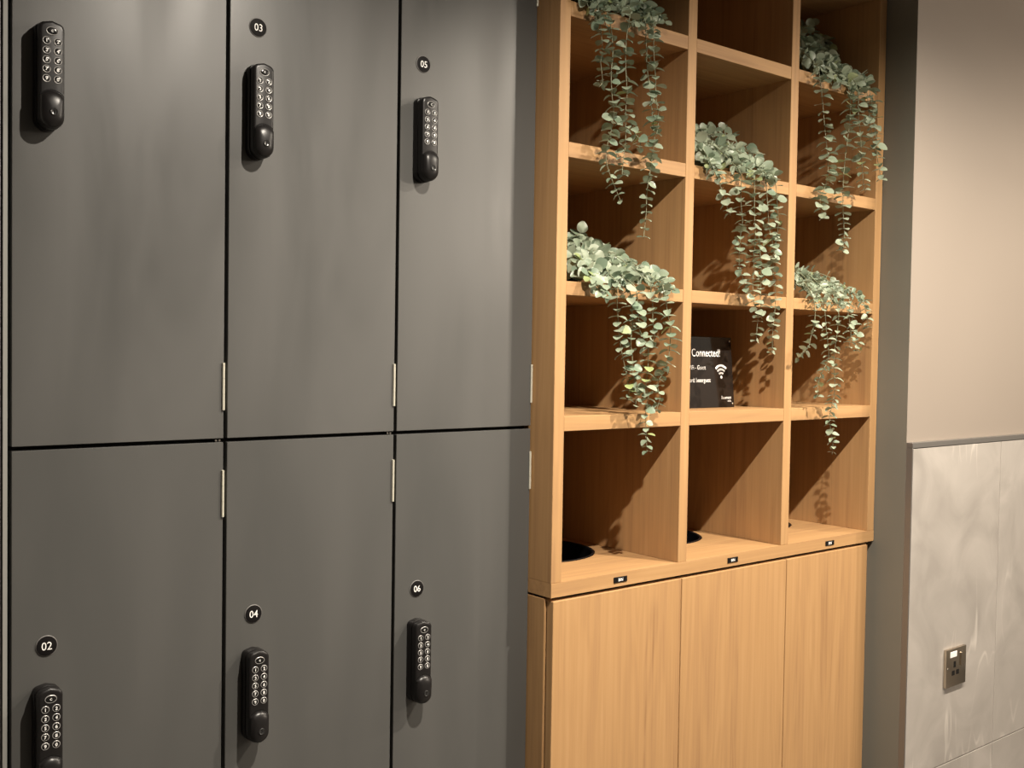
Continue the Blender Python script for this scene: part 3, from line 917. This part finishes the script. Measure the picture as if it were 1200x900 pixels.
def make_plant(key, label, cell, size_s, size_m, narrow, seed, fresh=0.03, extra=0):
    rnd = random.Random(seed)
    xl, xr, zs = cell
    root = Vector(((xl * 0.62 + xr * 0.38), 0.085, zs + 0.035))
    pl = thing('trailing_plant', label, 'plant', (root.x, root.y, zs), 'trailing plants in the cubbies')
    bm = bmesh.new()
    L = [circ_flat(root.x, root.y, zs + z, r, 20) for (z, r) in ((0.0006, 0.030), (0.034, 0.037), (0.036, 0.037), (0.036, 0.034), (0.029, 0.033))]
    loft(bm, L, True, True)
    obj('pot', bm, M_SOIL, pl)
    D = PLANTS[key]
    vines = []
    for s in D['strands']:
        a = Vector(s[0])
        if a.z > zs - 0.09:                       # comes over the front edge from the pot
            edge = Vector((a.x - 0.004, YF - 0.012, zs + 0.014))
            top = (root + edge) * 0.5 + Vector((0, 0, 0.045))
            path = [root, top, edge] + [Vector(q) for q in s if q[2] < zs + 0.004]
        else:
            path = [Vector(q) for q in s]
        vines.append((path, 'hang'))
    mound = list(D['mound'])
    for _e in range(extra):
        for tgt in D['mound']:
            if tgt[1] > -0.07:
                mound.append((tgt[0] + rnd.uniform(-.016, .012), tgt[1] + rnd.uniform(-.01, .02), tgt[2] + rnd.uniform(-.022, .006)))
    for tgt in mound:
        t = Vector(tgt)
        t.z = max(t.z, zs + 0.012) if t.y > YF - 0.004 else t.z
        mid = (root + t) * 0.5 + Vector((rnd.uniform(-.01, .01), rnd.uniform(-.01, .01), 0.020 + rnd.uniform(0, .02)))
        if t.y < YF:
            mid = Vector(((root.x + t.x) / 2, -0.02, zs + 0.045))
            e2 = Vector((t.x, YF - 0.008, max(zs + 0.012, t.z + 0.006)))
            path = [root, mid, e2, t]
        else:
            path = [root, mid, t]
        vines.append((path, 'mound'))
    recs = []                                     # size, vine object, matrix, mesh
    for path, kind in vines:
        hang = kind == 'hang'
        step = 0.0046
        pts = spline(path, step)
        for q_ in pts:                            # stems lie over the board, never in it
            if q_.y > YF - 0.004:
                q_.x = min(max(q_.x, xl + 0.004), xr - 0.004)
            if q_.y > YF - 0.004 and q_.z < zs + 0.003:
                if q_.y > -0.045:
                    q_.z = zs + 0.003
                else:
                    q_.y = YF - 0.004
        vo = obj('vine', tube(pts, 0.0011, 0.0006), M_STEM, pl, 0, False)
        n = len(pts)
        i = 3 if hang else 2
        par = rnd.uniform(0, math.pi)
        nodegap = 3
        while i < n:
            p = pts[i]
            T = (pts[min(i + 1, n - 1)] - pts[max(i - 1, 0)]).normalized()
            inside = p.y > YF
            frac = i / n
            if inside:
                sz = size_m * rnd.uniform(0.75, 1.15)
                gap = 2 if not hang else 4
            else:
                sz = size_s * rnd.uniform(0.72, 1.22) * (1.0 if frac < 0.75 else 1.0 - 1.3 * (frac - 0.75))
                gap = 2
            ref = Vector((1, 0, 0)) if abs(T.x) < 0.8 else Vector((0, 0, 1))
            u = (ref - T * ref.dot(T)).normalized()
            v = T.cross(u)
            par += math.pi / 2 + rnd.uniform(-0.35, 0.35)
            for sgn in (0, math.pi):
                if rnd.random() < 0.04:
                    continue
                a = par + sgn + rnd.uniform(-0.2, 0.2)
                out = u * math.cos(a) + v * math.sin(a)
                if hang:
                    dr = rnd.uniform(-0.05, 0.42)
                    d = out + T * dr
                    nrm = -T + out * 0.35
                    if rnd.random() < 0.13:      # some leaves turn their face outwards
                        nrm = nrm * 0.3 + Vector((-0.5, -1.0, 0.5))
                else:
                    d = out + T * rnd.uniform(0.2, 0.9)
                    nrm = Vector((rnd.uniform(-.9, .4), rnd.uniform(-1.3, -.1), rnd.uniform(0.2, 1.2)))
                    if p.y < YF - 0.012 and d.z > 0:
                        d.z *= 0.2
                    d = d - nrm * (d.dot(nrm) / nrm.length_squared) * 0.7
                q = p + out * 0.001
                tip = q + d.normalized() * sz
                # stay off the boards
                if tip.y > YF - 0.002 and tip.z < zs + 0.003:
                    if p.y > YF:
                        d.z = abs(d.z) + 0.2
                    else:
                        d.y = -abs(d.y) - 0.1
                if p.y > YF - 0.006 and (tip.x > xr - 0.002 or tip.x < xl + 0.002):
                    d.x = -d.x
                if p.y < YF and tip.y > YF - 0.001:
                    d.y = -abs(d.y) * 0.6
                for _k in range(6):
                    tp = q + d.normalized() * sz
                    bad = False
                    if tp.y > YF - 0.003 and tp.z < zs + 0.006:
                        if p.y > YF and p.z > zs:
                            d.z += 0.5
                        else:
                            d.y -= 0.5
                        bad = True
                    if tp.y > YF - 0.003 and (tp.x > xr - 0.006 or tp.x < xl + 0.006):
                        d.x += 0.5 if tp.x < (xl + xr) / 2 else -0.5
                        bad = True
                    if not bad:
                        break
                r_ = rnd.random()
                pool = LEAVES[3] if r_ < fresh else (LEAVES[2] if r_ < (0.25 if hang else 0.42) else LEAVES[0])
                vi = 3 if (narrow and rnd.random() < 0.75) else rnd.choice((0, 0, 1, 2))
                me = pool[vi]
                mx = leaf_matrix(q, d, nrm, sz)
                if any(in_board(mx @ v.co) for v in me.vertices):
                    continue
                recs.append((sz, vo, mx, me))
            i += gap
    recs.sort(key=lambda r: -r[0])
    for k, (sz, vo, mx, me) in enumerate(recs[:300]):
        lf = bpy.data.objects.new('leaf', me)
        lf.parent = vo
        wl = world_loc(vo)
        mm_ = mx.copy()
        mm_.translation = mx.translation - wl
        lf.matrix_local = mm_
        COL.objects.link(lf)
    if len(recs) > 300:
        bm = bmesh.new()
        for (sz, vo, mx, me) in recs[300:]:
            b2 = bmesh.new()
            b2.from_mesh(me)
            b2.transform(mx)
            tmp = bpy.data.meshes.new('tmp')
            b2.to_mesh(tmp)
            b2.free()
            k0 = len(bm.faces)
            bm.from_mesh(tmp)
            bpy.data.meshes.remove(tmp)
            idx = [M_LEAF, M_LEAFD, M_LEAFY].index(me.materials[0])
            bm.faces.ensure_lookup_table()
            for f in bm.faces[k0:]:
                f.material_index = idx
        o = obj('foliage', bm, [M_LEAF, M_LEAFD, M_LEAFY], pl, 0, False)
        o['kind'] = 'stuff'
    print('plant', key, 'leaves', len(recs))

make_plant('P1', 'trailing eucalyptus hanging from the topmost visible shelf of the left column', (SX[0][1], SX[1][0], SZ[3][1]), 0.0195, 0.023, False, 11, extra=1)
make_plant('P2', 'trailing eucalyptus spilling over a shelf of the middle column, the only one there', (SX[1][1], SX[2][0], SZ[2][1]), 0.0195, 0.022, False, 22)
make_plant('P3', 'trailing eucalyptus at the top of the right column, a vine overlapping the wall edge', (SX[2][1], SX[3][0], SZ[3][1]), 0.0215, 0.022, False, 33, extra=2)
make_plant('P4', 'large-leaved trailing eucalyptus in the left column, halfway up, above the bottom left cubby', (SX[0][1], SX[1][0], SZ[1][1]), 0.0190, 0.023, False, 44)
make_plant('P5', 'fine-leaved trailing eucalyptus on the lower planted shelf of the right column', (SX[2][1], SX[3][0], SZ[1][1]), 0.0170, 0.018, True, 55)
